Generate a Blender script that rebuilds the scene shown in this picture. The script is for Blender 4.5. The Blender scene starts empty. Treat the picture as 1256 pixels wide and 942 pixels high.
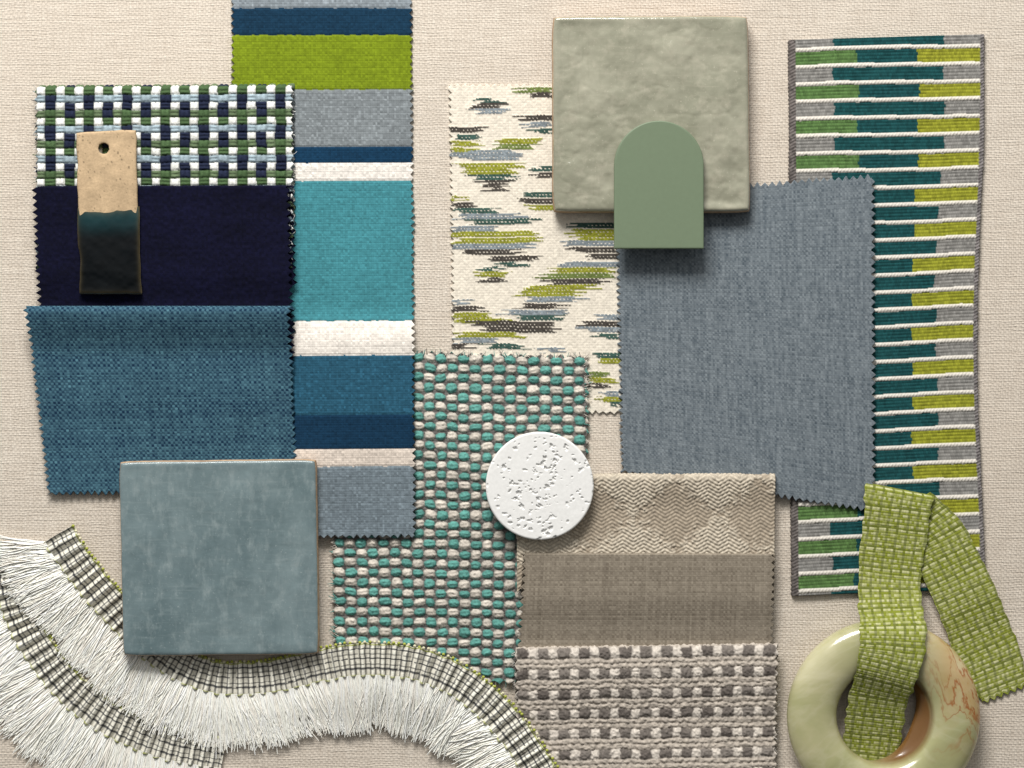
import bpy, math, random
import numpy as np
from mathutils import Vector
random.seed(4); RNG=np.random.default_rng(7)
S=0.0004; H=1.3
sc=bpy.context.scene; COL=sc.collection
sc.view_settings.view_transform='Standard'; sc.view_settings.look='None'; sc.view_settings.exposure=0

# ---------------------------------------------------------------- helpers
def lin(r,g,b):
    c=np.array([r,g,b],float)/255
    return np.where(c<=0.04045,c/12.92,((c+0.055)/1.055)**2.4)
def pal(*cs): return np.array([lin(*c) for c in cs])
def h2(i,j,seed=0):
    n=np.sin(np.asarray(i)*127.1+np.asarray(j)*311.7+seed*74.7)*43758.5453
    return n-np.floor(n)
def vn(x,y,seed=0):
    i=np.floor(x); j=np.floor(y); fx=x-i; fy=y-j
    fx=fx*fx*(3-2*fx); fy=fy*fy*(3-2*fy)
    a=h2(i,j,seed); b=h2(i+1,j,seed); c=h2(i,j+1,seed); d=h2(i+1,j+1,seed)
    return (a*(1-fx)+b*fx)*(1-fy)+(c*(1-fx)+d*fx)*fy
def fbm(x,y,seed=0,o=3):
    r=0; a=.5; t=0
    for k in range(o):
        r=r+a*vn(x*2**k,y*2**k,seed+k*3); t+=a; a*=.5
    return r/t
def sst(x,a,b):
    t=np.clip((x-a)/(b-a),0,1); return t*t*(3-2*t)
def tri(x): return 4*np.abs(x-np.floor(x)-.5)-1
def mix(a,b,m): return a*(1-m[...,None])+b*m[...,None]

def toworld(V,zref):
    k=(H-zref*S)/H
    W=np.empty_like(V)
    W[:,0]=(V[:,0]-628)*S*k; W[:,1]=(471-V[:,1])*S*k; W[:,2]=V[:,2]*S
    return W
def build(name,W,faces,C,mat,parent=None,smooth=True):
    me=bpy.data.meshes.new(name)
    if parent is not None: org=np.array(parent.location)
    else: org=np.array([(W[:,0].min()+W[:,0].max())/2,(W[:,1].min()+W[:,1].max())/2,W[:,2].min()])
    L=W-org
    me.vertices.add(len(L)); me.vertices.foreach_set('co',L.astype(np.float32).ravel())
    idx=[];starts=[];n=0
    for f in faces:
        f=np.asarray(f); idx.append(f.ravel()); starts.append(n+np.arange(len(f))*f.shape[1]); n+=f.size
    idx=np.concatenate(idx); starts=np.concatenate(starts)
    me.loops.add(len(idx)); me.loops.foreach_set('vertex_index',idx.astype(np.int32))
    me.polygons.add(len(starts)); me.polygons.foreach_set('loop_start',starts.astype(np.int32))
    me.polygons.foreach_set('use_smooth',np.full(len(starts),smooth))
    me.update(calc_edges=True); me.validate()
    if C is not None:
        ca=me.color_attributes.new('Col','FLOAT_COLOR','POINT')
        A=np.ones((len(L),4),np.float32); A[:,:3]=np.clip(C,0,.95); ca.data.foreach_set('color',A.ravel())
    me.materials.append(mat)
    o=bpy.data.objects.new(name,me); COL.objects.link(o)
    if parent is not None: o.parent=parent
    else: o.location=org
    return o
def gridF(M,N,wrapr=False,wrapc=False):
    I=np.arange(M*N).reshape(M,N)
    R=np.concatenate([I,I[:1]]) if wrapr else I
    if wrapc: R=np.concatenate([R,R[:,:1]],1)
    return np.stack([R[:-1,:-1],R[1:,:-1],R[1:,1:],R[:-1,1:]],-1).reshape(-1,4)
def rim_ids(M,N):
    I=np.arange(M*N).reshape(M,N)
    return np.concatenate([I[0,:-1],I[:-1,-1],I[-1,:0:-1],I[:0:-1,0]])
def tag(o,label,cat,group=None,kind=None):
    o['label']=label
    o['category']=cat
    if group: o['group']=group
    if kind: o['kind']=kind
    return o
def empty(name,px,py,z,zref):
    o=bpy.data.objects.new(name,None); COL.objects.link(o)
    w=toworld(np.array([[px,py,z]],float),zref)[0]; o.location=w; o.empty_display_size=.01
    return o
def strands(name,base,d,side,Ln,cu,z0,z1,bulge,r0,C,mat,parent,zref,S_=8,extra=None):
    """thin tapered yarn ends: base (K,2), unit direction d, sideways curl cu along side"""
    K=len(base); rings=[]
    for k in range(S_):
        f=k/(S_-1)
        p=base+d*(Ln*f)[:,None]+side*(cu*f*f)[:,None]
        if extra is not None: p=p+side*extra(f)[:,None]
        z=z0*(1-f)+z1*f+bulge*math.sin(math.pi*min(1,f*1.12+.06))
        rw=r0*(1-.4*f); pe=np.stack([-d[:,1],d[:,0]],-1)
        ring=[np.concatenate([p+pe*(rw*math.cos(t_))[:,None],(z+rw*math.sin(t_))[:,None]],-1) for t_ in (.52,2.62,4.71)]
        rings.append(np.stack(ring,1))
    V=np.stack(rings,1).reshape(-1,3); f0=gridF(S_,3,wrapc=True); F=(f0[None]+(np.arange(K)*S_*3)[:,None,None]).reshape(-1,4)
    return build(name,toworld(V,zref),[F],np.repeat(C,S_*3,0),mat,parent)

# ---------------------------------------------------------------- materials
def newmat(name):
    m=bpy.data.materials.new(name); m.use_nodes=True
    nt=m.node_tree; return m,nt,nt.nodes['Principled BSDF']
def noise(nt,scale,detail=3,rough=.5,vec=None,dist=0):
    n=nt.nodes.new('ShaderNodeTexNoise'); n.inputs['Scale'].default_value=scale; n.inputs['Detail'].default_value=detail
    n.inputs['Roughness'].default_value=rough; n.inputs['Distortion'].default_value=dist
    if vec is not None: nt.links.new(vec,n.inputs['Vector'])
    return n.outputs['Fac']
def objco(nt,scale=None,rot=0):
    t=nt.nodes.new('ShaderNodeTexCoord')
    if scale is None: return t.outputs['Object']
    m=nt.nodes.new('ShaderNodeMapping'); m.inputs['Scale'].default_value=scale; m.inputs['Rotation'].default_value=(0,0,rot)
    nt.links.new(t.outputs['Object'],m.inputs['Vector']); return m.outputs['Vector']
def mrange(nt,v,a,b,c,d):
    n=nt.nodes.new('ShaderNodeMapRange'); nt.links.new(v,n.inputs[0])
    for k,x in zip((1,2,3,4),(a,b,c,d)): n.inputs[k].default_value=x
    return n.outputs[0]
def mixc(nt,f,a,b,mode='MIX'):
    n=nt.nodes.new('ShaderNodeMix'); n.data_type='RGBA'; n.blend_type=mode
    for s,v in ((n.inputs[0],f),(n.inputs[6],a),(n.inputs[7],b)):
        if isinstance(v,bpy.types.NodeSocket): nt.links.new(v,s)
        elif isinstance(v,(int,float)): s.default_value=v
        else: s.default_value=(v[0],v[1],v[2],1)
    return n.outputs[2]
def mth(nt,op,a,b=None):
    n=nt.nodes.new('ShaderNodeMath'); n.operation=op
    for s,v in ((n.inputs[0],a),(n.inputs[1],b)):
        if v is None: continue
        if isinstance(v,bpy.types.NodeSocket): nt.links.new(v,s)
        else: s.default_value=v
    return n.outputs[0]
def bump(nt,bs,h,strength,dist):
    b=nt.nodes.new('ShaderNodeBump'); b.inputs['Strength'].default_value=strength; b.inputs['Distance'].default_value=dist
    nt.links.new(h,b.inputs['Height']); nt.links.new(b.outputs['Normal'],bs.inputs['Normal'])
def fabmat(name,rough=.92,sheen=0.0,lo=.86,hi=1.14,nscale=2600,bstr=.3,tint=None):
    m,nt,b=newmat(name)
    a=nt.nodes.new('ShaderNodeAttribute'); a.attribute_name='Col'
    co=objco(nt); f=noise(nt,nscale,2,.6,co)
    g=mrange(nt,f,.25,.75,lo,hi)
    cc=nt.nodes.new('ShaderNodeCombineColor')
    for k in range(3): nt.links.new(g,cc.inputs[k])
    c=mixc(nt,1.0,a.outputs['Color'],cc.outputs[0],'MULTIPLY')
    nt.links.new(c,b.inputs['Base Color'])
    b.inputs['Roughness'].default_value=rough; b.inputs['Specular IOR Level'].default_value=.15
    b.inputs['Sheen Weight'].default_value=sheen; b.inputs['Sheen Roughness'].default_value=.4
    if tint: b.inputs['Sheen Tint'].default_value=(*tint,1)
    bump(nt,b,noise(nt,nscale*1.4,2,.6,co),bstr,.0003)
    return m
FAB=fabmat('woven_yarn')
SILK=fabmat('lustrous_yarn',rough=.5,sheen=.06)
VEL=fabmat('velvet_pile',sheen=.05,tint=(.6,.7,.8),lo=.88,hi=1.12,nscale=3200)
NAVYV=fabmat('navy_velvet_pile',sheen=.06,tint=(.14,.16,.45),lo=.75,hi=1.25,nscale=3200)
THREAD=fabmat('cotton_thread',lo=.96,hi=1.06,bstr=.05)

# ---------------------------------------------------------------- cloth builder
def cloth(name,quad,pat,z,label,cat='fabric swatch',mat=FAB,step=1.1,pink='lrtb',amp=2.6,per=9.0,
          fold=0,flap=30,flapdx=0,th=1.6,zf=None,und=.5,group='fabric swatches laid out on the linen',zref=None,seed=1,bend=None,sroll=0):
    tl,tr,br,bl=[np.array(p,float) for p in quad]
    Wd=(np.linalg.norm(tr-tl)+np.linalg.norm(br-bl))/2; Hd=(np.linalg.norm(bl-tl)+np.linalg.norm(br-tr))/2
    N=int(Wd/step)+1; r=fold
    if r:
        p=np.concatenate([np.linspace(-(math.pi*r+flap),-math.pi*r,max(2,int(flap/2))),np.linspace(-math.pi*r,0,max(10,int(math.pi*r/step)))[1:],np.linspace(0,Hd-r,int((Hd-r)/step)+1)[1:]])
    else: p=np.linspace(0,Hd,int(Hd/step)+1)
    M=len(p)
    s,P=np.meshgrid(np.linspace(0,Wd,N),p)
    if r:
        a=np.clip(-P/r,0,math.pi)
        t=np.where(P>=0,r+P,np.where(P<-math.pi*r,r+(-P-math.pi*r),r-r*np.sin(a)))
        dz=np.where(P>=0,0,-r+r*np.cos(a)); nt_=np.where(P>=0,0,-np.sin(a)); nz=np.where(P>=0,1,np.cos(a))
    else:
        t=P.copy(); dz=0*P; nt_=0*P; nz=0*P+1
    T=P+r
    def tooth(x,k): 
        c=np.floor(x/per); return amp*tri(x/per)*(.65+.7*h2(c,k,seed))+1.2*(vn(x/40,k*7.3+0*x,seed)-.5)
    ds=0*s; dt=0*s
    if 'l' in pink: ds+=tooth(T,1)*np.clip(1-s/7,0,1)
    if 'r' in pink: ds+=tooth(T+3,2)*np.clip(1-(Wd-s)/7,0,1)
    if 'b' in pink: dt+=tooth(s,3)*np.clip(1-(Hd-t)/7,0,1)*(P>=0)
    if 't' in pink and not r: dt+=tooth(s+4,4)*np.clip(1-t/7,0,1)
    s=s+ds; t=t+dt; T=T+dt
    h,C=pat(s,T,Wd,Hd)
    if r: h=np.where(P<-math.pi*r*.8,0,h)
    t2=t+nt_*h
    u=(s/Wd)[...,None]; v=(t2/Hd)[...,None]
    XY=(tl*(1-u)+tr*u)*(1-v)+(bl*(1-u)+br*u)*v
    X=XY[...,0]; Y=XY[...,1]
    if r and flapdx: X=X+flapdx*np.clip(-P/(math.pi*r),0,1)
    if bend is not None: 
        bx,by=bend(s,T); X=X+bx; Y=Y+by
    Zb=z+dz+und*2*(fbm(X/70,Y/70,seed+20)-.5)
    if zf is not None: Zb=Zb+zf(X,Y)
    if sroll:
        q=np.clip(sroll-s,0,sroll); Zb=Zb-(sroll-np.sqrt(np.clip(sroll**2-q**2,0,None)))
    Z=Zb+nz*h
    V=np.stack([X,Y,Z],-1).reshape(-1,3); C=C.reshape(-1,3)
    b=rim_ids(M,N)
    nn=np.stack([0*X,nt_,nz],-1).reshape(-1,3)[b]
    V2=V[b]-nn*(th+h.reshape(-1)[b])[:,None]
    base=len(V); k=np.arange(len(b)); k2=(k+1)%len(b)
    sk=np.stack([b[k],b[k2],base+k2,base+k],-1)
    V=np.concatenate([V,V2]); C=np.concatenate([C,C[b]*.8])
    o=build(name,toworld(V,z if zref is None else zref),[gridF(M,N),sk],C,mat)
    tag(o,label,cat,group); return o
def fray(parent,p0,p1,out,z,n,L,cols,zref,seed,r=.7):
    rng=np.random.default_rng(seed); f=rng.random(n)[:,None]; p0=np.array(p0,float); p1=np.array(p1,float); out=np.array(out,float)
    base=p0*(1-f)+p1*f-out*3+rng.normal(0,.6,(n,2)); a=rng.normal(0,.5,n); ca,sa=np.cos(a),np.sin(a)
    d=np.stack([out[0]*ca-out[1]*sa,out[0]*sa+out[1]*ca],-1); side=np.stack([-d[:,1],d[:,0]],-1)
    C=np.array([lin(*c) for c in cols])[rng.integers(0,len(cols),n)]*(.8+.4*rng.random(n))[:,None]
    strands('frayed_edge',base,d,side,L*(.4+.9*rng.random(n)),rng.normal(0,3,n),z+0*a,z-1.5+rng.random(n)*2,.6,r*(.6+.6*rng.random(n)),C,THREAD,parent,zref,S_=6)

def plain(s,t,pw,ph):
    i=np.floor(s/pw); j=np.floor(t/ph); fs=s/pw-i-.5; ft=t/ph-j-.5
    over=((i+j)%2==0); al=np.where(over,ft,fs); ac=np.where(over,fs,ft)
    h=.6*np.sqrt(np.clip(1-(2*ac)**2*.95,0,1))+.4*np.cos(np.pi*al)
    return i,j,over,h,fs,ft

# ---------------------------------------------------------------- patterns
def pat_velvet_stripes(s,t,W,Hh):
    y=t-12+1.0*(vn(s/5,t/5,2)-.5)
    P_=pal((126,134,140),(20,50,72),(114,131,26),(120,126,129),(18,52,78),(220,214,206),(64,128,137),(220,213,204),(38,80,101),(17,48,72),(202,190,178),(106,117,124))
    b=np.array([10,43,110,180,200,222,394,436,509,551,572])
    k=np.searchsorted(b,y); c=P_[k]
    s2=s+.7*(vn(s/18,t/40,4)-.5)
    i,j,ov,h,fs,ft=plain(s2,t,2.9,2.9)
    g=.84+.32*h2(i,j,3)
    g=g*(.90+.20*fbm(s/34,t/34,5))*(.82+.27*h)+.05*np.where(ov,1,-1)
    c=c*g[...,None]
    fl=(h2(i,j,9)>.8)&((k==3)|(k==11)|(k==0)|(k==8)); c=np.where(fl[...,None],c*1.28,c)
    seam=np.min(np.abs(y[...,None]-b),-1); 
    return h*1.4-.8*np.exp(-(seam/1.2)**2)+.4*vn(s/3,t/3,8),c*1.08
def pat_basket(s,t,W,Hh):
    s0,t0=s,t
    s=s+1.8*(vn(s/15,t/15,1)-.5); t=t+1.6*(vn(s0/15,t/15,2)-.5)
    per,wa=23.5,10.4; per2,ha=18.6,9.2
    q=np.floor(s/per); x=s-q*per; ox=x>=wa; fs=np.where(ox,(x-wa)/(per-wa),x/wa)-.5
    r=np.floor(t/per2); y=t-r*per2; oy=y>=ha; ft=np.where(oy,(y-ha)/(per2-ha),y/ha)-.5
    WH=lin(228,228,222); GN=lin(70,92,60); NV=lin(32,38,58); PB=lin(146,162,170); OL=lin(92,108,80)
    A=np.array([GN,NV]); B=np.array([PB,OL]); D=np.array([NV,PB,NV,GN])
    c=np.where((~ox&~oy)[...,None],WH,0)
    c=np.where((ox&~oy)[...,None],A[(r%2).astype(int)],c)
    c=np.where((~ox&oy)[...,None],B[(r%2).astype(int)],c)
    c=np.where((ox&oy)[...,None],D[((q+r)%2+2*(r%2)).astype(int)],c)
    ov=(~ox&~oy)|(ox&oy)
    ac=np.where(ov,fs,ft); al=np.where(ov,ft,fs)
    strand=np.abs(np.sin(np.pi*(ac+.5)*2))
    h=(.58+.42*strand**.6)*np.sqrt(np.clip(1-np.abs(2*al)**3.2,0,1))**.8*np.clip(1-np.abs(2*ac)**5,0,1)**.5
    tw=np.sin((al*4+ac*5)*2*np.pi*.8); fz=vn(s0/1.7,t0/1.7,5); hr=h2(q*2+ox,r*2+oy,4)
    c=c*((.52+.50*h)*(.76+.28*hr+.12*tw+.20*fz))[...,None]  # colour falls with yarn height, shade painted into the gaps
    return 4.1*h+.3*tw*h+.6*fz,c*1.22
def pat_navy(s,t,W,Hh):
    i,j,ov,h,fs,ft=plain(s,t,2.6,2.6)
    c=lin(10,11,34)*np.ones(s.shape+(1,))
    g=.7+.6*h2(i,j,2); g*=.6+.8*fbm(s/50,t/26,6)
    return .6*h+.8*vn(s/4,t/4,3),c*g[...,None]
def pat_denim(s,t,W,Hh):
    s=s+.6*(vn(s/14,t/50,1)-.5); t=t+.6*(vn(s/40,t/14,2)-.5)
    i,j,ov,h,fs,ft=plain(s,t,3.0,3.2)
    a=lin(88,130,144); b=lin(20,44,68)
    m=np.where(ov,.14,.54)+.26*(h2(i,j,5)-.5)+.12*(h2(i,0*j,7)-.5)+.16*(h2(0*i,j,6)-.5)+np.where(h2(i,j,8)>.94,.22,0)
    c=mix(b,a,np.clip(m,0,1))*(.92+.16*fbm(s/50,t/50,2))[...,None]*(.84+.24*h)[...,None]
    return 1.3*h,c*1.04
IK=dict(L=(142,144,52),K=(74,69,64),G=(132,141,146),D=(62,88,80),V=(110,124,68))
IKD=[(112,636,684,'V'),(118,645,684,'K'),(124,588,612,'D'),(130,580,622,'K'),(137,584,616,'G'),(146,632,684,'K'),(154,640,684,'G'),(162,652,684,'D'),
(159,548,590,'K'),(168,548,582,'D'),(176,548,590,'L'),(184,548,580,'L'),(190,552,584,'G'),(174,606,662,'L'),(181,612,655,'V'),(188,582,636,'G'),(194,568,640,'G'),
(204,562,640,'L'),(211,566,632,'L'),(218,578,628,'D'),(225,586,622,'K'),(232,592,615,'K'),(208,655,684,'D'),(216,648,684,'K'),(240,640,684,'D'),(248,634,700,'K'),(256,645,700,'L'),
(243,548,566,'L'),(252,548,580,'K'),(259,560,606,'D'),(266,560,640,'G'),(273,575,655,'D'),(281,548,600,'G'),(288,548,660,'L'),(296,552,655,'L'),(303,548,648,'G'),(310,560,636,'K'),(318,590,660,'K'),(325,610,640,'D'),
(278,702,764,'D'),(286,694,764,'L'),(293,700,764,'L'),(300,684,764,'G'),(308,700,764,'K'),(316,715,764,'K'),
(330,590,614,'D'),(337,582,622,'L'),(344,590,616,'K'),
(326,690,764,'G'),(333,676,752,'L'),(340,660,750,'V'),(347,664,742,'K'),(354,644,730,'L'),(361,634,712,'L'),(368,640,712,'G'),(376,634,690,'K'),
(384,612,700,'G'),(372,548,570,'G'),(380,548,588,'K'),(388,552,606,'L'),(395,552,620,'L'),(390,626,690,'D'),(398,570,668,'K'),(405,585,680,'K'),(412,560,640,'L'),(419,552,600,'G'),(426,590,640,'D'),(426,548,575,'K'),
(390,728,764,'G'),(398,706,764,'K'),(405,712,764,'G'),(413,730,764,'D'),(430,660,684,'G'),(437,728,764,'D'),(444,735,764,'L'),(461,722,746,'V'),(468,720,748,'L'),(475,722,740,'K'),(484,735,764,'G'),(491,728,764,'L'),(497,740,764,'D')]
def pat_ikat(s,t,W,Hh):
    x=s+552+1.2*(vn(s/20,t/20,4)-.5); y=t+105+1.8*(vn(s/22,t/60,3)-.5)
    i,j,ov,h,fs,ft=plain(s,t,3.6,3.2)
    c=lin(228,219,203)*(.88+.2*h2(i,j,2))[...,None]
    hh=.7*h+.12*np.sin(2*np.pi*(t/6.4+np.abs(tri(s/24))))
    row=np.floor(y/1.9); cx_=np.floor(x/4.6+.5*(np.floor(y/3.8)%2))
    lobe=np.abs(np.sin(np.pi*(x/4.6+.5*(np.floor(y/3.8)%2))))
    for n,(yy,a,b,k) in enumerate(IKD):
        e0=np.round((h2(row,n,3)-.5)*22/4.6)*4.6; e1=np.round((h2(row,n,5)-.5)*22/4.6)*4.6
        dy=y-yy; sub=np.abs(np.abs(dy)-1.75)
        hw=1.2+.75*lobe
        near0=np.minimum(x-a-e0,b+e1-x)
        m=(np.abs(dy)<3.5)&(sub<hw)&(near0>0)&(h2(cx_,row,n+30)<.6+near0/10)
        if not m.any(): continue
        f=np.clip(.74+near0[m]/16,0,1)
        c[m]=mix(c[m],lin(*IK[k])*(.70+.54*h2(cx_[m],row[m],n))[...,None],f)
        hh[m]=.8*lobe[m]**.6+.5
    return hh,c*1.03
def pat_wool(s,t,W,Hh):
    s2=s+.5*(vn(s/20,t/60,1)-.5)
    i,j,ov,h,fs,ft=plain(s2,t,2.5,2.7)
    a=lin(134,142,147); b=lin(74,84,92)
    m=np.where(ov,.36,.58)+.42*(h2(i,j,5)-.5)+.34*(vn(s/1.8,t/26,7)-.5)+.16*(vn(s/14,t/2.2,8)-.5)
    return 1.2*h,mix(b,a,np.clip(m,0,1))*((.86+.2*h))[...,None]*1.05
def pat_cords(s,t,W,Hh):
    tt=t+1.3*np.sin(s/55+t/120)+.7*(vn(s/30,t/200,2)-.5)
    q=(tt-10.5)/21.35; k=np.floor(q); f=(q-k)*21.35
    par=(k%2==0)
    jit=5*(h2(k,3,1)-.5); dr=-5*sst(t,150,320)
    x=s+jit-dr
    sub=np.floor((f-5)/4.1)
    x=x+2.5*(h2(k,sub,4)-.5)
    GREY=lin(134,132,128); TE=lin(26,72,74); GR=lin(86,116,66); LI=lin(142,144,46)
    A=np.where((x<84)[...,None],GR,np.where((x<158)[...,None],TE,LI))
    B=np.where((x<55)[...,None],GREY,np.where((x<190)[...,None],TE,GREY))
    c=np.where(par[...,None],A,B)
    rib=np.floor(s/3.0+.5*(sub%2)); fr=s/3.0+.5*(sub%2)-rib-.5
    hs=np.sqrt(np.clip(1-(((f-5)/4.1-sub-.5)*2)**2,0,1))*(.5+.5*np.cos(np.pi*fr))
    c=c*((.74+.46*h2(rib,k*5+sub,6))*(.7+.38*hs))[...,None]
    hh=1.3*hs
    wv=.7*(vn(s/7,k,9)-.5)
    cord=(f<5.1+wv)&(s>9)&(s<W-5)
    fc=np.clip((f-2.55)/2.55,-1,1)
    tw=np.sin(2*np.pi*(s/4.2+f/6)); fz=vn(s/2,t/2,10)
    c=np.where(cord[...,None],lin(212,206,196)*((.90+.10*tw+.18*fz)*(.80+.22*np.sqrt(1-fc**2)))[...,None],c); hh=np.where(cord,.7+1.3*np.sqrt(np.clip(1-fc**2,0,1))+.4*tw+.5*fz,hh)
    ed=(s<9)|(s>W-5)
    bt=np.floor(t/4); c=np.where(ed[...,None],np.where((s<9)[...,None],lin(104,98,95),lin(120,115,114))*(.6+.7*h2(bt,np.floor(s/3),2))[...,None],c)
    hh=np.where(ed,1.6*np.abs(np.sin(np.pi*(t/4+s/8))),hh)
    return hh,c*1.1
def pat_bobble(s,t,W,Hh):
    s0,t0=s,t
    s=s+3.4*(vn(s/18,t/18,1)-.5); t=t+3.0*(vn(s0/16,t/16,2)-.5)
    pw,ph=14.0,12.0
    i=np.floor(s/pw); j=np.floor(t/ph); fs=s/pw-i-.5; ft=t/ph-j-.5
    cr=((i+j)%2==0)
    rx=np.where(cr,.51,.50)*(.90+.14*h2(i,j,3)); ry=np.where(cr,.47,.46)*(.88+.18*h2(i,j,4))
    ed=.28*(vn(s0/1.8,t0/1.8,13)-.5)
    d=(np.abs(fs)/rx)**2.4+(np.abs(ft)/ry)**2.3+ed
    h=np.sqrt(np.clip(1-d,0,1))
    m=sst(h,.02,.25)
    st=np.sin(2*np.pi*(ft*2.2+fs*.3+h2(i,j,8)))
    fz=vn(s0/1.5,t0/1.5,14)
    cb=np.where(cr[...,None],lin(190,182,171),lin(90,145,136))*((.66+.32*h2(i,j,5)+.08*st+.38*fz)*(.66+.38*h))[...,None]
    a,b,o2,hp,_,_=plain(s0,t0,2.6,3.0)
    cg=lin(104,100,97)*(.4+.9*h2(a,b,6))[...,None]
    return np.where(h>0,3.4*h+.4*st*h+1.5*fz*h,0)+1.3*hp*(1-m),mix(cg,cb,m)*1.17
def pat_diamond(s,t,W,Hh):
    s0,t0=s,t
    s=s+3.0*(vn(s/10,t/10,7)-.5)
    e=1-(np.abs(tri((s+12)/206))+np.abs(tri((t+38)/176)))
    j0=np.floor(t0/4.6)
    m=sst(e+.5*(h2(j0,np.floor(s0/5),4)-.5),-.25,.25)
    q=(t0+.8*(vn(s0/10,t0/10,8)-.5))/4.6+np.abs(tri(s0/52.))*1.6*np.where(e>0,1,-1); j=np.floor(q); f=q-j-.5
    cc=s0/5.6+.5*(j%2); col=np.floor(cc); fc=cc-col-.5
    hh=np.clip(np.cos(np.pi*f),0,1)**.8*np.sqrt(np.clip(1-(2*fc)**2*.9,0,1))
    c=mix(lin(166,153,135),lin(194,183,165),m)
    c=c*((.86+.22*h2(j,col,2))*(.68+.38*hh))[...,None]
    return (1.5+.8*m)*hh+.7*m,c*1.14
def pat_taupe(s,t,W,Hh):
    i,j,ov,h,fs,ft=plain(s,t,2.7,2.8)
    m=np.where(ov,.42,.58)+.36*(h2(i,j,5)-.5)+.2*(h2(i,0*j,6)-.5)+.2*(h2(0*i,j,7)-.5)
    return 1.1*h,mix(lin(102,93,81),lin(156,146,131),np.clip(m,0,1))*(.88+.18*h)[...,None]*1.08
def pat_check(s,t,W,Hh):
    s0,t0=s,t
    s=s+2.6*(vn(s/14,t/14,1)-.5)+1.8*(vn(s0/3,t0/3,11)-.5); t=t+2.4*(vn(s0/14,t0/14,2)-.5)+1.8*(vn(s0/3,t0/3,12)-.5)
    ph=25.0; pw=25.0
    j=np.floor(t/ph); f=t-j*ph
    i=np.floor(s/pw); e=s-i*pw
    up=f<12.0
    fu=np.clip(f/12*2-1,-1,1); fe=np.where(e<15,e/15,(e-15)/10)
    hu=np.sqrt(np.clip(1-np.abs(fu)**2.4,0,1))*(.45+.55*np.sqrt(np.clip(1-np.abs(2*fe-1)**3,0,1)))
    v=(f-12)/6.5; jr=np.floor(v); fr=v-jr-.5
    n2=np.floor(s/9.3+.5*(jr%2)); f2=s/9.3+.5*(jr%2)-n2-.5
    hl=np.sqrt(np.clip(1-(2*fr)**2,0,1))*(.5+.5*np.cos(np.pi*f2))
    nz_=vn(s0/1.8,t0/1.8,5); n3=vn(s0/4,t0/4,6)
    h=np.where(up,hu*2.6,hl*2.4)+1.5*nz_+1.0*n3
    LT=lin(206,197,186); DK=lin(96,89,84); MD=lin(182,172,160)
    dm=sst(15-e+2.6*(vn(s0/2.5,t0/2.5,15)-.5),-1.5,1.5)*sst(e+2.0*(vn(s0/2.5,t0/2.5,16)-.5),-.5,1.5)*sst(12-f+2.2*(n3-.5),-1.5,1.5)*(.80+.2*h2(i,j,22))
    c=mix(np.where(up[...,None],LT,MD)*np.ones(s.shape+(1,)),DK,np.clip(dm,0,1))
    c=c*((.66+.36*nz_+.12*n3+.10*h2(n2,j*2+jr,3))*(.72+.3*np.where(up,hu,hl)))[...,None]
    return h,c*1.22

# ---------------------------------------------------------------- the linen surface
m,nt,b=newmat('linen_canvas')
co=objco(nt)
wob=nt.nodes.new('ShaderNodeTexNoise'); wob.inputs['Scale'].default_value=130; wob.inputs['Detail'].default_value=4; nt.links.new(co,wob.inputs['Vector'])
vm=nt.nodes.new('ShaderNodeVectorMath'); vm.operation='MULTIPLY_ADD'; nt.links.new(wob.outputs['Color'],vm.inputs[0]); vm.inputs[1].default_value=(.0026,.0026,0); nt.links.new(co,vm.inputs[2])
sx=nt.nodes.new('ShaderNodeSeparateXYZ'); nt.links.new(vm.outputs[0],sx.inputs[0])
p=.00122
wx=mth(nt,'ABSOLUTE',mth(nt,'SINE',mth(nt,'MULTIPLY',sx.outputs[0],math.pi/p)))
wy=mth(nt,'ABSOLUTE',mth(nt,'SINE',mth(nt,'MULTIPLY',sx.outputs[1],math.pi/p)))
ck=nt.nodes.new('ShaderNodeTexChecker'); ck.inputs['Scale'].default_value=1/p; nt.links.new(vm.outputs[0],ck.inputs['Vector'])
mx=nt.nodes.new('ShaderNodeMix'); nt.links.new(ck.outputs['Fac'],mx.inputs[0]); nt.links.new(wx,mx.inputs[2]); nt.links.new(wy,mx.inputs[3])
sl1=noise(nt,1,4,.65,objco(nt,(55,900,1))); sl2=noise(nt,1,4,.65,objco(nt,(900,80,1)))
big=noise(nt,6,4,.55,co)
hh=mth(nt,'ADD',mth(nt,'MULTIPLY',mx.outputs[0],.8),mth(nt,'MULTIPLY',mth(nt,'ADD',sl1,mth(nt,'MULTIPLY',sl2,.5)),2.6))
hh=mth(nt,'ADD',hh,mth(nt,'MULTIPLY',big,26.0))
bump(nt,b,hh,.55,.0004)
fac=mth(nt,'MULTIPLY',mth(nt,'ADD',sl1,sl2),.5)
c1=mixc(nt,mrange(nt,fac,.34,.66,0,1),lin(202,190,175),lin(231,221,207))
c2=mixc(nt,mrange(nt,mx.outputs[0],0,.8,.2,0),c1,lin(166,151,135))
c2=mixc(nt,mrange(nt,big,.35,.7,.0,.25),c2,lin(204,189,172))
nt.links.new(c2,b.inputs['Base Color']); b.inputs['Roughness'].default_value=.95; b.inputs['Specular IOR Level'].default_value=.1
V=np.array([[-1.1,-.9,0],[1.1,-.9,0],[1.1,.9,0],[-1.1,.9,0]],float)
o=build('linen_backdrop',V,[np.array([[0,1,2,3]])],None,m,smooth=False)
tag(o,'cream woven linen cloth lying flat beneath all the samples','linen cloth',None,'structure')

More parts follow.
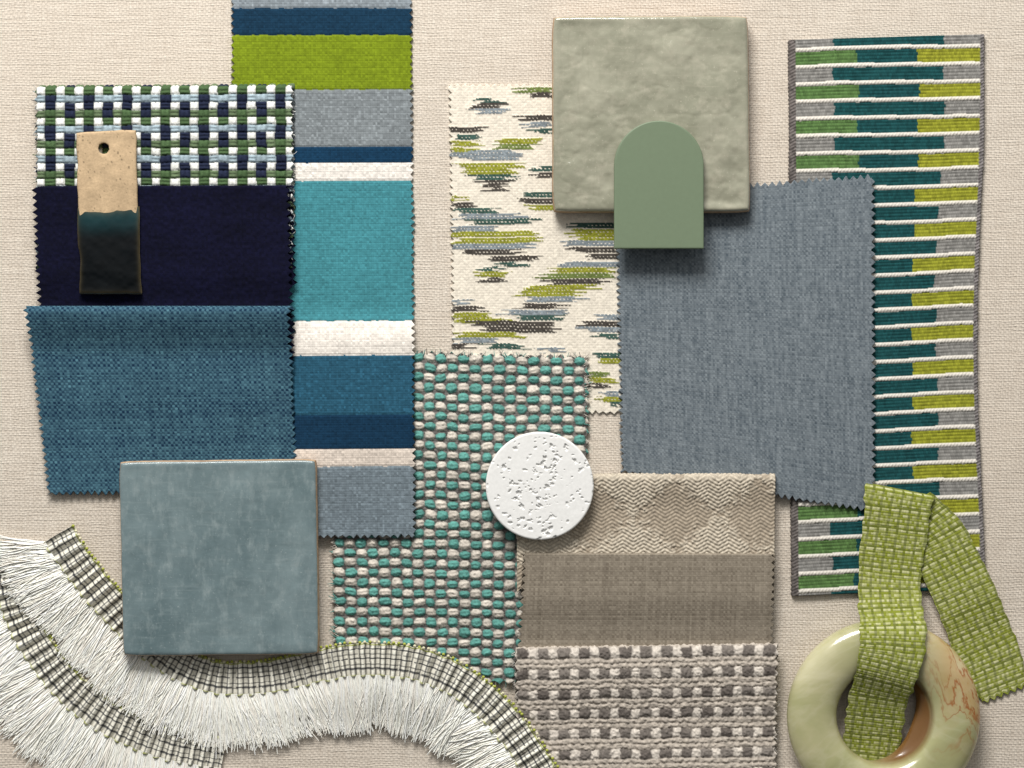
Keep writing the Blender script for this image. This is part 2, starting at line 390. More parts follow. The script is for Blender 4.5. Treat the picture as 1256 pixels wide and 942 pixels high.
# ---------------------------------------------------------------- swatches
cloth('fabric_swatch',[(552,105),(762,103),(764,506),(556,506)],pat_ikat,2.2,
  'cream swatch with broken lime, grey and charcoal ikat dashes partly under the greige tile',amp=2.2,step=1.0,seed=2)
def bendR(s,t): 
    return -9*sst(s,60,240)*np.sin(np.pi*np.clip((t-60)/640,0,1))**2+0*s,0*s
o=cloth('fabric_swatch',[(967,49),(1207,42),(1208,722),(971,731)],pat_cords,5.2,
  'long swatch striped with raised white cords over teal, green and lime blocks at the right',pink='lr',amp=.9,per=5,th=4.5,seed=3,bend=bendR,step=1.0,sroll=5)
cloth('fabric_swatch',[(757,238),(1070,217),(1071,627),(763,578)],pat_wool,4.6,
  'plain heathered blue grey wool swatch with pinked edges below the green arch',seed=4,zf=lambda X,Y:6.0*sst(X,895,965),amp=2.8)
o=cloth('fabric_swatch',[(406,430),(721,438),(718,838),(411,834)],pat_bobble,4.5,
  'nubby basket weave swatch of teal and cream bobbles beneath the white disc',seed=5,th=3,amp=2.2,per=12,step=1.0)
cc_=[(192,184,172),(92,144,136),(110,105,100)]
fray(o,(410,665),(412,830),(-1,0),6,70,9,cc_,4.5,31); fray(o,(510,433),(720,438),(0,-1),6,80,7,cc_,4.5,32); fray(o,(720,440),(719,525),(1,0),6,36,8,cc_,4.5,33); fray(o,(590,836),(636,837),(0,1),6,20,8,cc_,4.5,34)
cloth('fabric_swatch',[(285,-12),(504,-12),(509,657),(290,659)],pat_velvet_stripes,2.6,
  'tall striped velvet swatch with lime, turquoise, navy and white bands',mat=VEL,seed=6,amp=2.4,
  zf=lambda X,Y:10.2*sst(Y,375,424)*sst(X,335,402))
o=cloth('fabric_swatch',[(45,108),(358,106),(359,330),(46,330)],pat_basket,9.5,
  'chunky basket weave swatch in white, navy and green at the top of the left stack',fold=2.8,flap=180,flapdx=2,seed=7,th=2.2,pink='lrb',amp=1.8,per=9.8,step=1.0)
fray(o,(46,112),(47,228),(-1,0),10,50,9,[(232,232,227),(32,38,60),(72,92,60),(148,164,170)],9,35); fray(o,(357,112),(358,228),(1,0),8,50,7,[(232,232,227),(32,38,60),(90,90,90)],9,36)
cloth('fabric_swatch',[(42,229),(353,228),(359,440),(50,440)],pat_navy,17,
  'plain midnight navy velvet swatch in the middle of the left stack',mat=NAVYV,fold=1.9,flap=120,flapdx=5,seed=8,pink='lrb',
  zf=lambda X,Y:-5.0*sst(Y,330,375),amp=3,und=1.2)
cloth('fabric_swatch',[(31,376),(353,376),(362,601),(56,607)],pat_denim,30,
  'finely woven denim blue swatch with pinked edges at the bottom of the left stack',fold=8.0,flap=120,flapdx=5,seed=9,pink='lrb',amp=3,
  zf=lambda X,Y:-16*sst(Y,378,440)-6.5*sst(Y,430,560),und=1.2)
cloth('fabric_swatch',[(634,583),(951,583),(950,725),(634,725)],pat_diamond,19,
  'beige jacquard swatch with pale woven diamonds beside the white disc',mat=SILK,fold=5,flap=90,seed=10,pink='b',th=1.8,step=1.0,zf=lambda X,Y:-4.5*sst(Y,586,630),und=.3)
cloth('fabric_swatch',[(643,679),(949,680),(946,840),(634,840)],pat_taupe,19.5,
  'plain taupe fine weave swatch in the middle of the beige stack',fold=1.6,flap=60,seed=11,pink='lrb',zf=lambda X,Y:-6*sst(Y,725,785))
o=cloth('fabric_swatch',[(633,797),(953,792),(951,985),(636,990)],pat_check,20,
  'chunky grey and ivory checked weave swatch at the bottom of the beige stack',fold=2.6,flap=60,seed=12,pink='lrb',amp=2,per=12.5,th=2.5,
  zf=lambda X,Y:-9*sst(Y,815,900),step=1.0)
fray(o,(634,800),(637,940),(-1,0),12,46,8,[(208,203,196),(108,104,100)],18,37); fray(o,(952,795),(951,945),(1,0),12,46,7,[(208,203,196),(108,104,100)],18,38)

# ---------------------------------------------------------------- ceramic tiles
def glaze(name,cs,scale,stretch,rough,bstr,bscale,coat=.3):
    m,nt,b=newmat(name)
    co=objco(nt,stretch)
    f=noise(nt,scale,6,.62,co,.4); g=noise(nt,scale*5,4,.7,co)
    c=mixc(nt,mrange(nt,f,.32,.68,0,1),cs[0],cs[1]); c=mixc(nt,mrange(nt,g,.5,.75,0,.7),c,cs[2])
    sp_=noise(nt,900,2,.5,objco(nt)); c=mixc(nt,mrange(nt,sp_,.66,.74,0,.45),c,cs[3])
    st1=noise(nt,1,3,.6,objco(nt,(45,420,1),.05)); st2=noise(nt,1,3,.6,objco(nt,(420,45,1),-.08))
    c=mixc(nt,mrange(nt,st1,.55,.75,0,.35),c,cs[2]); c=mixc(nt,mrange(nt,st2,.56,.76,0,.4),c,cs[0])
    nt.links.new(c,b.inputs['Base Color']); b.inputs['Roughness'].default_value=rough
    b.inputs['Coat Weight'].default_value=coat; b.inputs['Coat Roughness'].default_value=.07
    bump(nt,b,noise(nt,bscale,4,.55,objco(nt),.3),bstr,.0012)
    return m
CLAY,nt,b=newmat('raw_clay')
co=objco(nt); f=noise(nt,260,4,.6,co); c=mixc(nt,mrange(nt,f,.3,.7,0,1),lin(156,126,98),lin(196,170,140)); nt.links.new(c,b.inputs['Base Color'])
b.inputs['Roughness'].default_value=.9; bump(nt,b,noise(nt,700,3,.6,co),.4,.0004)
def tile(quad,z0f,th,mat,label,seed,wav,dent=0,ease=.8):
    q=[np.array(p,float) for p in quad]; cen=sum(q)/4; zr=z0f(*cen)+th
    e=empty('ceramic_tile',cen[0],cen[1],z0f(*cen),zr); tag(e,label,'tile','square glazed ceramic tiles')
    g=np.concatenate([[0,.6,1.4,2.4,3.6,5],np.linspace(7,235,130)[0:],[237,238.4,239.6,240.6,241.4,242]])/242
    U,Vv=np.meshgrid(g,g); n=len(g)
    def place(U,Vv,grow=0):
        a=2*U-1; c=2*Vv-1
        a2=a*(1-.014*np.abs(c)**14)+.008*(fbm(Vv*7,0*U+seed+np.sign(a)*4,seed)-.5)*np.abs(a)**6; c2=c*(1-.014*np.abs(a)**14)+.008*(fbm(U*7,0*U+seed+5+np.sign(c)*4,seed)-.5)*np.abs(c)**6
        a2=a2*(1+grow); c2=c2*(1+grow); u=((a2+1)/2)[...,None]; v=((c2+1)/2)[...,None]
        return (q[0]*(1-u)+q[1]*u)*(1-v)+(q[3]*(1-u)+q[2]*u)*v
    XY=place(U,Vv)
    d=np.minimum(np.minimum(U,1-U),np.minimum(Vv,1-Vv))*242; r=5.
    dd=np.clip(d,0,r); drop=r-np.sqrt(np.clip(r*r-(r-dd)**2,0,None))
    Z=z0f(XY[...,0],XY[...,1])+th-drop*ease+wav*(fbm(U*5,Vv*5,seed,4)-.5)*sst(d,0,14)*2
    if dent: Z=Z-dent*np.clip(fbm(U*14,Vv*14,seed+9,3)-.55,0,1)*sst(d,0,10)*6*sst(Vv,.05,.75)-dent*.6*np.exp(-((fbm(U*6,Vv*9,seed+2)-.5)/.03)**2)*sst(d,0,10)
    Vt=np.concatenate([XY,Z[...,None]],-1).reshape(-1,3)
    build('glazed_face',toworld(Vt,zr),[gridF(n,n)],None,mat,e)
    bd=rim_ids(n,n)
    Uf,Vf=U.ravel()[bd],Vv.ravel()[bd]; rings=[]
    for k,(gr,zz) in enumerate(((-.004,th-5*ease+.6),(.003,th-5*ease-.6),(.010,th*.5),(.012,th*.3),(.010,.8),(.0,0))):
        xy=place(Uf,Vf,gr)
        rings.append(np.concatenate([xy,(z0f(xy[:,0],xy[:,1])+zz)[:,None]],-1))
    R=np.array(rings); k=len(bd)
    F=gridF(len(rings),k,wrapc=True)[:,::-1]
    build('clay_body',toworld(R.reshape(-1,3),zr),[F],None,CLAY,e)
    return e
G1=glaze('greige_glaze',(lin(138,138,119),lin(164,162,143),lin(178,173,154),lin(198,192,172)),28,(1,1,1),.1,.3,100,.7)
G2=glaze('blue_grey_glaze',(lin(95,114,118),lin(122,139,142),lin(147,160,161),lin(166,177,177)),34,(1.3,.6,1),.28,.22,160,.3)
tile([(678.5,20),(917,19.5),(920,259),(679,259)],lambda x,y:7.6+0*x,20,G1,'greige green square tile with a rippled glaze behind the green arch',3,4.0,.55)
tile([(146.5,567),(387,564.5),(390,802),(151,804.5)],lambda x,y:14-.012*(y-566),16,G2,'cloudy blue grey square tile resting on the corner of the denim swatch',5,1.4,0,.42)

# ---------------------------------------------------------------- arch
m,nt,b=newmat('sage_green_lacquer')
co=objco(nt); c=mixc(nt,noise(nt,500,3,.6,co),lin(107,122,97),lin(113,129,103)); nt.links.new(c,b.inputs['Base Color']); b.inputs['Roughness'].default_value=.5
ax,ay,aR,ab=808.3,203.,55.,305.; az0,az1=30.2,37.2
ys=np.concatenate([ay-aR*np.cos(np.linspace(.03,np.pi/2,60)),np.linspace(ay+3,ab-3,36),[ab-1.6,ab-.8,ab-.3,ab]])
hw=np.where(ys<ay,np.sqrt(np.clip(aR**2-(ys-ay)**2,0,None)),aR)
us=np.concatenate([[-1,-.994,-.985,-.97],np.linspace(-.94,.94,40),[.97,.985,.994,1]])
Ug,Hg=np.meshgrid(us,hw); Yg=np.repeat(ys[:,None],len(us),1); Xg=ax+Ug*Hg
dE=np.where(Yg<ay,aR-np.sqrt((Xg-ax)**2+(Yg-ay)**2),np.minimum(aR-np.abs(Xg-ax),ab-Yg)); dE=np.clip(dE,0,1.4)
Zg=az1-(1.4-np.sqrt(np.clip(1.96-(1.4-dE)**2,0,None)))
Vt=np.stack([Xg,Yg,Zg],-1).reshape(-1,3); bd=rim_ids(*Xg.shape)
lo_=Vt[bd].copy(); lo_[:,2]=az0; n0=len(Vt); k=np.arange(len(bd)); k2=(k+1)%len(bd)
bot=Vt.copy(); bot[:,2]=az0; n1=n0+len(bd)
o=build('lacquer_chip',toworld(np.concatenate([Vt,lo_,bot]),az1),[gridF(*Xg.shape),np.stack([bd[k],bd[k2],n0+k2,n0+k],-1),gridF(*Xg.shape)[:,::-1]+n1],None,m)
tag(o,'sage green arch shaped lacquer sample overlapping the greige tile','sample chip')

# ---------------------------------------------------------------- ceramic tag
e=empty('ceramic_tag',133,260,16,26); tag(e,'narrow clay tag with a hole, its lower half dipped in dark glaze','ceramic tag')
tm=fabmat('bisque_clay',rough=.85,lo=.86,hi=1.12,nscale=900,bstr=.35)
def tagxy(u,v):
    tl,tr,br,bl=[np.array(p,float) for p in ((92,162),(167,158.5),(173.5,360),(97.5,359.5))]
    u=u[...,None]; v=v[...,None]; P_=(tl*(1-u)+tr*u)*(1-v)+(bl*(1-u)+br*u)*v
    return P_
def tagsurf(us,vs,grow,lift):
    U,Vv=np.meshgrid(us,vs); a=2*U-1; c=2*Vv-1
    wob=.06*(fbm(Vv*5,U*0+np.sign(a)*3,4)-.5)+.02*np.sin(np.pi*Vv)*-1
    a2=(a*(1-.015*np.abs(c)**30)+wob*np.abs(a)**3*np.sign(a)*2)*(1+grow)
    c2=(c*(1-.005*np.abs(a)**8)+.016*(fbm(U*4,0*U+2,9)-.5)*np.abs(c)**5)*(1+grow*.4)
    XY=tagxy((a2+1)/2,(c2+1)/2)
    d=np.minimum(np.minimum(U,1-U)*75,np.minimum(Vv,1-Vv)*200); dd=np.clip(d,0,3)
    drop=3-np.sqrt(np.clip(9-(3-dd)**2,0,None))
    Z=15+3.5*sst(XY[...,1],165,235)+9+lift-drop+1.4*(fbm(XY[...,0]/18,XY[...,1]/18,6)-.5)-1.8*a**2-2.6*sst(Vv,.8,1.0)
    return XY,Z,d
us=np.concatenate([[0,.008,.02,.035],np.linspace(.05,.95,62),[.965,.98,.992,1]]); vs=np.concatenate([[0,.003,.008,.014],np.linspace(.02,.98,170),[.986,.992,.997,1]])
XY,Z,d=tagsurf(us,vs,0,0)
hc=np.array([127,182.]); rel=XY-hc; rr=np.linalg.norm(rel,axis=-1); R0=6.6
near=(rr<R0+.55)&(rr>0.01)
Mx=len(vs);Nx=len(us)
F=gridF(Mx,Nx); fl=rr.ravel(); cenr=fl[F].mean(1); keep=cenr>R0
F=F[keep]; used=np.zeros(Mx*Nx,bool); used[F.ravel()]=True
sn=(near.ravel())&used
XYf=XY.reshape(-1,2).copy(); XYf[sn]=hc+(XYf[sn]-hc)/fl[sn][:,None]*R0
Zf=Z.ravel(); Zf=Zf-1.2*np.exp(-np.clip(fl-R0,0,None)/1.2)
Vt=np.concatenate([XYf,Zf[:,None]],-1)
C=lin(196,170,136)*(.76+.36*fbm(XYf[:,0]/10,XYf[:,1]/10,5))[:,None]*np.where(h2(np.floor(XYf[:,0]/1.5),np.floor(XYf[:,1]/1.5),3)>.98,.5,1)[:,None]
mp=-np.ones(len(Vt),int); mp[used]=np.arange(used.sum()); Vt=Vt[used]; C=C[used]; F=mp[F]
o=build('clay_body',toworld(Vt,25),[F],C,tm,e)
sm=o.modifiers.new('thickness','SOLIDIFY'); sm.thickness=7*S; sm.offset=-1
m,nt,b=newmat('dark_teal_glaze')
a=nt.nodes.new('ShaderNodeAttribute'); a.attribute_name='Col'; nt.links.new(a.outputs['Color'],b.inputs['Base Color']); b.inputs['Roughness'].default_value=.07
b.inputs['Specular IOR Level'].default_value=.5; bump(nt,b,noise(nt,60,2,.45,objco(nt)),.45,.0018)
vs2=np.concatenate([np.linspace(.5,.98,110),[.986,.992,.997,1]])
U,Vv=np.meshgrid(us,vs2)
XY,Z,d=tagsurf(us,vs2,.022,.7)
edge=-5*((U-.45)*2)**2+4.5*(fbm(U*4,0*U,3)-.5); w=np.clip(1-(Vv-.5)/.25,0,1)**2
XY[...,1]+=edge*w; Z-= .8*np.exp(-(Vv-.5)*200/6)
Z=Z-.8*(2*U-1)**4
rim=np.exp(-d/1.6)+.6*np.exp(-(Vv-.5)*200/3.5)
C=mix(lin(12,52,57),lin(2,6,9),sst(Vv,.495,.68))
C=mix(C,lin(104,92,62),np.clip(rim*.6,0,1))*(.7+.6*fbm(XY[...,0]/14,XY[...,1]/14,8))[...,None]
Vt=np.concatenate([XY,Z[...,None]],-1).reshape(-1,3); C=C.reshape(-1,3)
M2,N2=len(vs2),len(us); I=np.arange(M2*N2).reshape(M2,N2); bd=np.concatenate([I[:,-1],I[-1,-2::-1],I[-2::-1,0]])
V2=Vt[bd].copy(); V2[:,2]-=5.5; kk=np.arange(len(bd)-1); sk=np.stack([bd[kk],len(Vt)+kk,len(Vt)+kk+1,bd[kk+1]],-1)
build('dipped_glaze',toworld(np.concatenate([Vt,V2]),25),[gridF(M2,N2),sk],np.concatenate([C,C[bd]]),m,e)

# ---------------------------------------------------------------- pitted white disc
R=66.3; cx,cy=662,596; z1=33.; z0=17.6
nr_,na=110,460
rad=np.concatenate([[0.001],np.linspace(.6,R-2.2,nr_-1),[R-1.4,R-.7,R-.25,R]])
A,RR=np.meshgrid(np.linspace(0,2*np.pi,na,endpoint=False),rad)
X=cx+RR*np.cos(A); Y=cy+RR*np.sin(A); ee=np.clip(RR-(R-2.2),0,2.2); Z=z1-(2.2-np.sqrt(np.clip(4.84-ee**2,0,None)))+.3*(fbm(X/8,Y/8,2)-.5)
pits=np.zeros_like(Z)
cl=[(random.uniform(0,6.28),R*math.sqrt(random.random())*.9) for _ in range(16)]
for k in range(105):
    if k%3:
        a0,r0=cl[k%16]; px,py=cx+r0*math.cos(a0)+random.gauss(0,8),cy+r0*math.sin(a0)+random.gauss(0,5)
    else:
        a=random.uniform(0,6.28); r=R*math.sqrt(random.random())*.99; px,py=cx+r*math.cos(a),cy+r*math.sin(a)
    big=random.random(); sx_=random.uniform(.8,1.6) if big<.55 else random.uniform(1.7,3.8); sy_=sx_*random.uniform(.4,.9); th_=random.gauss(.3,.7)
    dx=X-px; dy=Y-py; uu=(dx*math.cos(th_)+dy*math.sin(th_))/sx_; vv=(-dx*math.sin(th_)+dy*math.cos(th_))/sy_
    q=np.sqrt(uu**2+vv**2)+.9*(vn(X/1.7+k,Y/1.7,k)-.5)
    pits=np.maximum(pits,(1-sst(q,.55,1.1))*min(2.4,.9+sx_*.55))
nf=fbm(X/6.5,Y/4.5,31,3); pits=np.maximum(pits,1.4*sst(nf,.70,.78))
Z=Z-pits
Vt=np.stack([X,Y,Z],-1)
side=[]
for zz in (z1-5,z1-9,z0+1.2,z0):
    rr_=R-(1 if zz==z0 else 0)-.9*np.clip(vn(A[-1]*30,0*A[-1]+zz,4)-.6,0,1)*3
    side.append(np.stack([cx+rr_*np.cos(A[-1]),cy+rr_*np.sin(A[-1]),np.full(na,zz)],-1))
Vt=np.concatenate([Vt,np.array(side)]); F=gridF(len(Vt),na,wrapc=True)
Cd=np.ones((len(Vt),na,3))*lin(236,235,232); Cd[:len(rad)]*=(1-.04*np.clip(pits,0,4))[...,None]
pm=fabmat('white_travertine',rough=.7,lo=.95,hi=1.04,nscale=700,bstr=.12)
o=build('stone_disc',toworld(Vt.reshape(-1,3),z1),[F],Cd.reshape(-1,3),pm)
tag(o,'round white pitted stone disc resting on the teal bobble weave','stone disc')

# ---------------------------------------------------------------- onyx ring
m,nt,b=newmat('green_onyx')
co=objco(nt,(1,1.5,1),.5)
f=noise(nt,15,5,.55,co,.8)
rp=nt.nodes.new('ShaderNodeValToRGB'); nt.links.new(f,rp.inputs[0]); el=rp.color_ramp.elements
el[0].position=.26; el[0].color=(*lin(144,144,102),1); el[1].position=.76; el[1].color=(*lin(212,206,174),1)
for p_,c_ in ((.42,(170,169,124)),(.54,(186,182,141)),(.62,(198,193,155))):
    x=el.new(p_); x.color=(*lin(*c_),1)
g=noise(nt,15,4,.6,objco(nt,(1,2,1),-.6),1.5); vein=mrange(nt,mth(nt,'ABSOLUTE',mth(nt,'SUBTRACT',g,.5)),0,.05,.14,0)
c=mixc(nt,vein,rp.outputs[0],lin(222,216,194))
sxn=nt.nodes.new('ShaderNodeSeparateXYZ'); nt.links.new(objco(nt),sxn.inputs[0])
on=noise(nt,26,5,.6,objco(nt,(1.3,.6,1),.5),.8)
reg=mth(nt,'MULTIPLY',mrange(nt,sxn.outputs[0],.016,.034,0,1),mrange(nt,sxn.outputs[1],-.024,.002,0,1))
side_=mth(nt,'MULTIPLY',reg,mrange(nt,on,.40,.60,0,1))
c=mixc(nt,mth(nt,'MULTIPLY',side_,.55),c,lin(184,128,58))
for lv,wd,st_ in ((.46,.014,.75),(.53,.022,.9),(.60,.012,.7)):
    rust=mth(nt,'MULTIPLY',reg,mrange(nt,mth(nt,'ABSOLUTE',mth(nt,'SUBTRACT',on,lv)),0,wd,1,0))
    c=mixc(nt,mth(nt,'MULTIPLY',rust,st_),c,lin(156,86,30))
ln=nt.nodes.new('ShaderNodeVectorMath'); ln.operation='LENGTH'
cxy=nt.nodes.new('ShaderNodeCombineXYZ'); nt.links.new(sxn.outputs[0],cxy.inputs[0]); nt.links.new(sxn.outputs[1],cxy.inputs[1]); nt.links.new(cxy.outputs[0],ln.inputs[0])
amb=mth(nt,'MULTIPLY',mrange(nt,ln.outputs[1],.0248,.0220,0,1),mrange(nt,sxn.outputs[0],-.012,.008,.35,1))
c=mixc(nt,mth(nt,'MULTIPLY',amb,.95),c,lin(118,78,34))  # amber brown inner wall stands in for the tinted shadow inside the hole
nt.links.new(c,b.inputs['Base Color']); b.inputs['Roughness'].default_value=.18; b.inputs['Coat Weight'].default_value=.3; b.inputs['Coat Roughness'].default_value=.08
b.inputs['Subsurface Weight'].default_value=.5; b.inputs['Subsurface Radius'].default_value=(.005,.005,.0038); b.inputs['Subsurface Scale'].default_value=.7
nu,nv=180,56; A,Bq=np.meshgrid(np.linspace(0,2*np.pi,nu,endpoint=False),np.linspace(0,2*np.pi,nv,endpoint=False),indexing='ij')
cb,sb=np.cos(Bq),np.sin(Bq); sg=lambda v,p:np.sign(v)*np.abs(v)**p
rr=88+30.5*sg(cb,.9); Z=21+21*sg(sb,.85)
inn=np.clip(-cb,0,1)*np.clip(1-Z/24,0,1)**.7*np.clip(np.cos(A-.35),0,1)**1.2  # lower inner wall leans inward on the right to carry the painted amber shade
rr=rr-38*inn
X=1083.5+rr*np.cos(A); Y=878+rr*np.sin(A)
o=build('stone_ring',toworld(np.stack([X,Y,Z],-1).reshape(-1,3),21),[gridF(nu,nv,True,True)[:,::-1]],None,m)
tag(o,'polished pale green onyx ring with brown veins threaded by the lime ribbon','ring')

# ---------------------------------------------------------------- swept strips
def spline(P,step):
    P=np.array(P,float); Q=np.concatenate([[2*P[0]-P[1]],P,[2*P[-1]-P[-2]]]); out=[]
    for k in range(1,len(Q)-2):
        t=np.linspace(0,1,60,endpoint=False)[:,None]; a,b_,c,d=Q[k-1],Q[k],Q[k+1],Q[k+2]
        out.append(.5*((2*b_)+(-a+c)*t+(2*a-5*b_+4*c-d)*t**2+(-a+3*b_-3*c+d)*t**3))
    out.append(P[-1:]); C=np.concatenate(out)
    L=np.concatenate([[0],np.cumsum(np.linalg.norm(np.diff(C[:,:3],axis=0),axis=1))])
    n=int(L[-1]/step)+1; l=np.linspace(0,L[-1],n)
    C=np.stack([np.interp(l,L,C[:,k]) for k in range(C.shape[1])],-1)
    T=np.gradient(C[:,:2],axis=0)
    k=15; T=np.stack([np.convolve(np.pad(T[:,q],k//2,'edge'),np.ones(k)/k,'valid') for q in range(2)],-1)
    T/=np.linalg.norm(T,axis=1)[:,None]+1e-9
    return C,T,l
def strip(name,P,pat,step,mat,parent,zref,th=1.5,pinkend=False,edge=0,slant=0):
    C,T,l=spline(P,step); n=np.stack([-T[:,1],T[:,0]],-1)
    wmax=C[:,3].max(); N=int(wmax/step)+1
    a=np.linspace(0,1,N); Lg,Ag=np.meshgrid(l,a,indexing='ij'); w=C[:,3][:,None]
    s=Ag*w
    off=(Ag-.5)*w+edge*((vn(Lg/7,0*Lg+1,3)-.5)*(Ag<.5)*np.clip(1-Ag*2,0,1)**3+(vn(Lg/7,0*Lg+5,3)-.5)*(Ag>.5)*np.clip(Ag*2-1,0,1)**3)*2
    lend=np.zeros_like(Lg)
    if pinkend: lend=2.5*tri(s/9)*sst(Lg,l[-1]-8,l[-1])
    if slant: lend=lend+slant*(Ag-.5)*(1-sst(Lg,0,60))
    X=C[:,0][:,None]+n[:,0][:,None]*off+T[:,0][:,None]*lend; Y=C[:,1][:,None]+n[:,1][:,None]*off+T[:,1][:,None]*lend
    h,col=pat(s,Lg,wmax); Z=C[:,2][:,None]+h
    V=np.stack([X,Y,Z],-1).reshape(-1,3); col=col.reshape(-1,3); M=len(l)
    bd=rim_ids(M,N)
    V2=V[bd].copy(); V2[:,2]-=th; k=np.arange(len(bd)); k2=(k+1)%len(bd); sk=np.stack([bd[k],len(V)+k,len(V)+k2,bd[k2]],-1)
    o=build(name,toworld(np.concatenate([V,V2]),zref),[gridF(M,N)[:,::-1],sk],np.concatenate([col,col[bd]*.8]),mat,parent)
    return o,C,T,n,l
def pat_ribbon(s,l,W):
    s0,l0=s,l
    s=s+.5*(vn(s/14,l/14,8)-.5); l=l+1.0*(vn(s0/24,l/14,9)-.5)
    ph,pw=3.1,3.0
    j=np.floor(l/ph); ft=l/ph-j-.5; i=np.floor(s/pw); fs=s/pw-i-.5
    h=np.sqrt(np.clip(1-(2*ft)**2*.9,0,1))*(.72+.28*np.cos(np.pi*fs))
    LI=lin(128,136,48); PA=lin(214,211,172); OL=lin(84,92,38)
    r=h2(i,j,5)
    # short cream cross threads float over an olive lime ground, in a fine grid
    fl=(j%2==1)&(((i+np.floor(j/2))%4)!=0)
    m=np.where(fl,.40+.45*(r-.35),.05+.25*(r-.5))+.12*(h2(0*i,j,2)-.5)
    c=mix(LI,PA,np.clip(m,0,1))
    ga=(i%4==0)|((j%8==0)&(r>.3))
    c=np.where(ga[...,None],mix(c,OL,np.where(r>.15,.6,.1)),c)
    return 1.0*h-.3*ga*h+.6*(vn(s0/40,l0/30,4)-.5),c*((.80+.24*h))[...,None]*1.08  # last factor is shading in the colour, darker between the yarns
e=empty('woven_ribbon',1130,620,4,10); tag(e,'folded lime green woven ribbon passing through the onyx ring','ribbon')
strip('ribbon_length',[(1121,616,10.5,46),(1134,636,10.8,60),(1150,660,11,70),(1168,698,10.8,75),(1187,740,9.5,76),(1203,778,4.5,76),(1218,811,3,74),(1234,852,2.6,60)],pat_ribbon,.8,FAB,e,8,pinkend=True,edge=1.0)
strip('ribbon_length',[(1105,600,10,83),(1104.5,602.5,13.6,84),(1104,606,15.6,84),(1101,625,16.4,82),(1096,670,14.5,80),(1091,715,16,77),(1091,745,27,78),(1092,772,44,80),(1090,800,47.5,78),(1084,826,43,74),(1077,856,26,72),(1073,890,14,71),(1070,920,6,71),(1068,944,2.8,70)],pat_ribbon,.8,FAB,e,20,edge=1.8,slant=-0.1)

def pat_header(s,l,W):
    lw=l+1.4*(vn(s/12,l/30,6)-.5)
    pl=np.sin(2*np.pi*(lw/13+.5*vn(l/40,0*l,2)))
    i,j,ov,h,fs,ft=plain(s,lw,2.4,2.4)
    c=lin(230,226,212)*np.ones(s.shape+(1,)); c=c*(.84+.26*h2(i,j,3))[...,None]
    N_=lin(24,30,42); LM=lin(150,156,70)
    x=lw%6.4
    lines=[(x<1.9,N_,.72)]
    for a_,b_,col,al in ((0,2.6,LM,.85),(5.5,7.4,N_,.85),(12.5,14.2,N_,.6),(17.5,19.6,N_,.85),(25,26.7,N_,.6),(30,32.1,N_,.85),(38.6,41,LM,.7)):
        lines.append(((s>a_)&(s<b_)&(h2(i,j,9)>.06),col,al))
    for mk,col,al in lines: c=np.where(mk[...,None],c*(1-al)+col*al,c)
    fade=.6+.4*sst(s,0,12)
    return 3.0*pl*fade+1.1*h,c*(.93+.09*pl)[...,None]*1.14
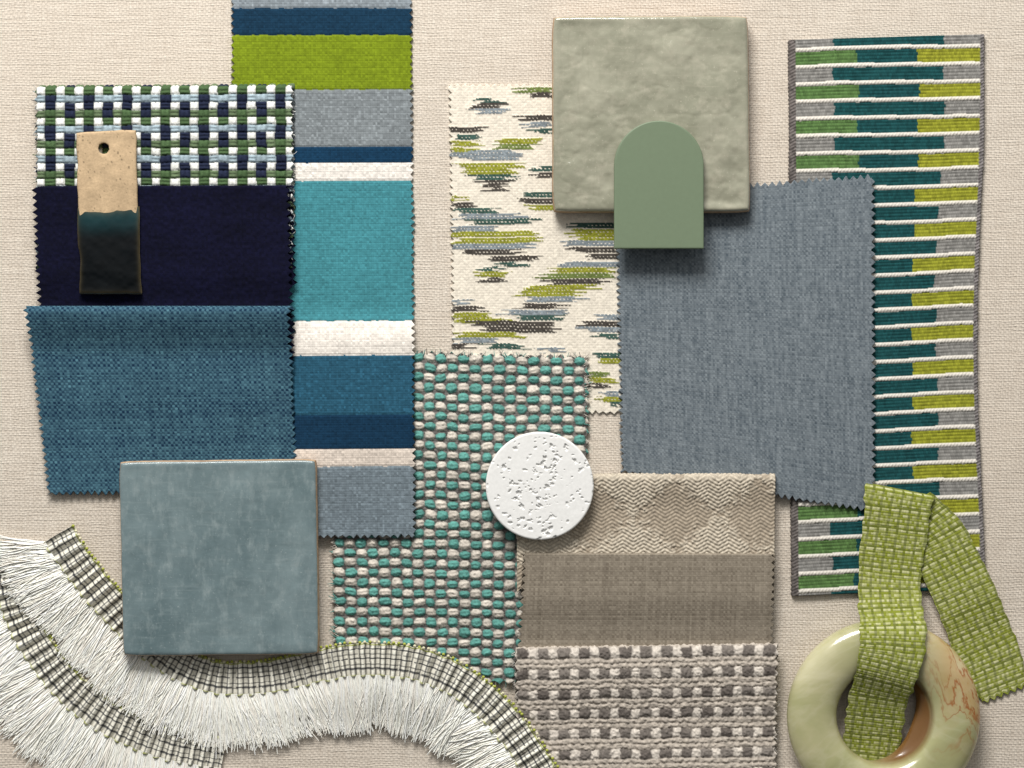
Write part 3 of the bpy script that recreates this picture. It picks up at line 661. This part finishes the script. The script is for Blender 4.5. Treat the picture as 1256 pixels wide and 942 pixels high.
def trim(P,L,dens,zend,label,zref,seed):
    rng=np.random.default_rng(seed)
    P=np.array(P,float)
    e=empty('fringe_trim',P[len(P)//2][0],P[len(P)//2][1],0,zref); tag(e,label,'fringe trim','fringed trims along the lower left')
    o,C,T,n,l=strip('header_tape',P,pat_header,.9,FAB,e,zref,th=1.8,edge=1.5)
    b=np.arange(2,l[-1],5.6); bx=np.stack([np.interp(b,l,C[:,k]-(n[:,k]*(C[:,3]/2+1.0) if k<2 else -1.5)) for k in range(3)],-1)
    bx+=rng.normal(0,.5,bx.shape)
    th_,ph_=np.meshgrid(np.linspace(0,2*np.pi,7,endpoint=False),np.linspace(-1.5,1.5,5)); sp=np.stack([np.cos(th_)*np.cos(ph_)*2.1,np.sin(th_)*np.cos(ph_)*2.1,np.sin(ph_)*1.7],-1).reshape(-1,3)
    V=(bx[:,None,:]+sp[None]).reshape(-1,3); f0=gridF(5,7,wrapc=True)[:,::-1]; F=(f0[None]+(np.arange(len(bx))*35)[:,None,None]).reshape(-1,4)
    cc=np.where((rng.random(len(bx))>.35)[:,None],lin(172,178,84),lin(218,212,180)); build('picot_edge',toworld(V,zref),[F],np.repeat(cc,35,0),FAB,e)
    K=int(l[-1]*dens); q=rng.random(K)*l[-1]
    I=lambda A:np.interp(q,l,A)
    base=np.stack([I(C[:,0]+n[:,0]*(C[:,3]/2-2)),I(C[:,1]+n[:,1]*(C[:,3]/2-2))],-1)
    nn=np.stack([I(n[:,0]),I(n[:,1])],-1); tt=np.stack([I(T[:,0]),I(T[:,1])],-1); zb=I(C[:,2])
    # strands gather loosely into locks
    qq=q+rng.normal(0,2.4,K); bs=7.; bid=np.floor(qq/bs+.5*(vn(qq/20,0*q,seed)-.5)); bc=(bid+.5)*bs
    ang=.5*(vn(q/22,0*q,seed)-.5)+.3*(vn(q/60,0*q+3,seed)-.5)+.12*(h2(bid,0*q+4,seed)-.5)+rng.normal(0,.075,K)-.75*np.exp(-q/16)+.6*np.exp(-(l[-1]-q)/16)
    d=nn*np.cos(ang)[:,None]+tt*np.sin(ang)[:,None]
    Ln=L*(.85+.18*vn(q/12,0*q+8,seed)+.07*(h2(bid,0*q+5,seed)-.5)+rng.normal(0,.075,K)); cu=rng.normal(0,5.0,K)+8*(h2(bid,0*q+6,seed)-.5)
    zt=np.interp(q,l,np.linspace(zend[0],zend[1],len(l)))+rng.random(K)*2.4
    lay=.5*rng.random(K)+.4*h2(bid,0*q+7,seed)
    wv=h2(bid,0*q+9,seed)*6.28+rng.normal(0,.8,K); wa=rng.normal(0,1.2,K)+1.8*(h2(bid,0*q+10,seed)-.5)
    C_=np.clip(lin(255,250,240)*(.93+.14*rng.random(K))[:,None],0,.95)
    strands('fringe',base,d,tt,Ln,cu,zb-.2,zt+.3,lay*4.0,.92*np.ones(K),C_,THREAD,e,zref,S_=10,extra=lambda f:wa*np.sin(f*8+wv)*min(1,f*3)+(bc-q)*.18*math.sin(math.pi*min(1,f*.7)))
    return e
trim([(8,700,3,41),(20,745,3,41),(45,795,3,41),(85,845,3,41),(140,886,3,41),(205,913,3,40),(274,926,3,38)],76,6.2,(2,2),
  'shorter plaid headed cream fringe at the lower left corner, beneath the longer one',6,21)
trim([(71,655,9,41),(88,683,9,41),(114,717,8,41),(152,760,4,41),(202,804,3.5,41),(260,831,4,41),(330,831,5,41),(390,817,10,41),(440,809,14,41),(500,812,14.5,41),(553,830,14.5,41),(600,864,14,41),(636,906,16,41),(664,949,17,41),(686,992,18,41)],66,6.2,(6,5),
  'longer wavy plaid headed cream fringe curling under the blue grey tile',10,22)

# ---------------------------------------------------------------- light and camera
w=bpy.data.worlds.new('World'); sc.world=w; w.use_nodes=True
wn=w.node_tree; bg=wn.nodes['Background']
tc=wn.nodes.new('ShaderNodeTexCoord'); sp_=wn.nodes.new('ShaderNodeSeparateXYZ'); wn.links.new(tc.outputs['Generated'],sp_.inputs[0])
mr=wn.nodes.new('ShaderNodeMapRange'); wn.links.new(sp_.outputs[1],mr.inputs[0])
for k,v in zip((1,2,3,4),(-.25,.75,.10,.72)): mr.inputs[k].default_value=v
bg.inputs[0].default_value=(.99,.995,.98,1); wn.links.new(mr.outputs[0],bg.inputs[1])
ld=bpy.data.lights.new('window_light','AREA'); ld.shape='RECTANGLE'; ld.size=.65; ld.size_y=.45; ld.energy=27; ld.color=(1,.978,.945)
lo=bpy.data.objects.new('window_light',ld); COL.objects.link(lo); lo.location=(-.22,1.12,.88)
lo.rotation_euler=(Vector((0,0,0))-Vector(lo.location)).to_track_quat('-Z','Y').to_euler()
cd=bpy.data.cameras.new('camera'); cam=bpy.data.objects.new('camera',cd); COL.objects.link(cam)
cam.location=(0,0,H); cd.sensor_width=36; cd.lens=36*H/(1256*S); cd.clip_start=.01; cd.clip_end=50
sc.camera=cam
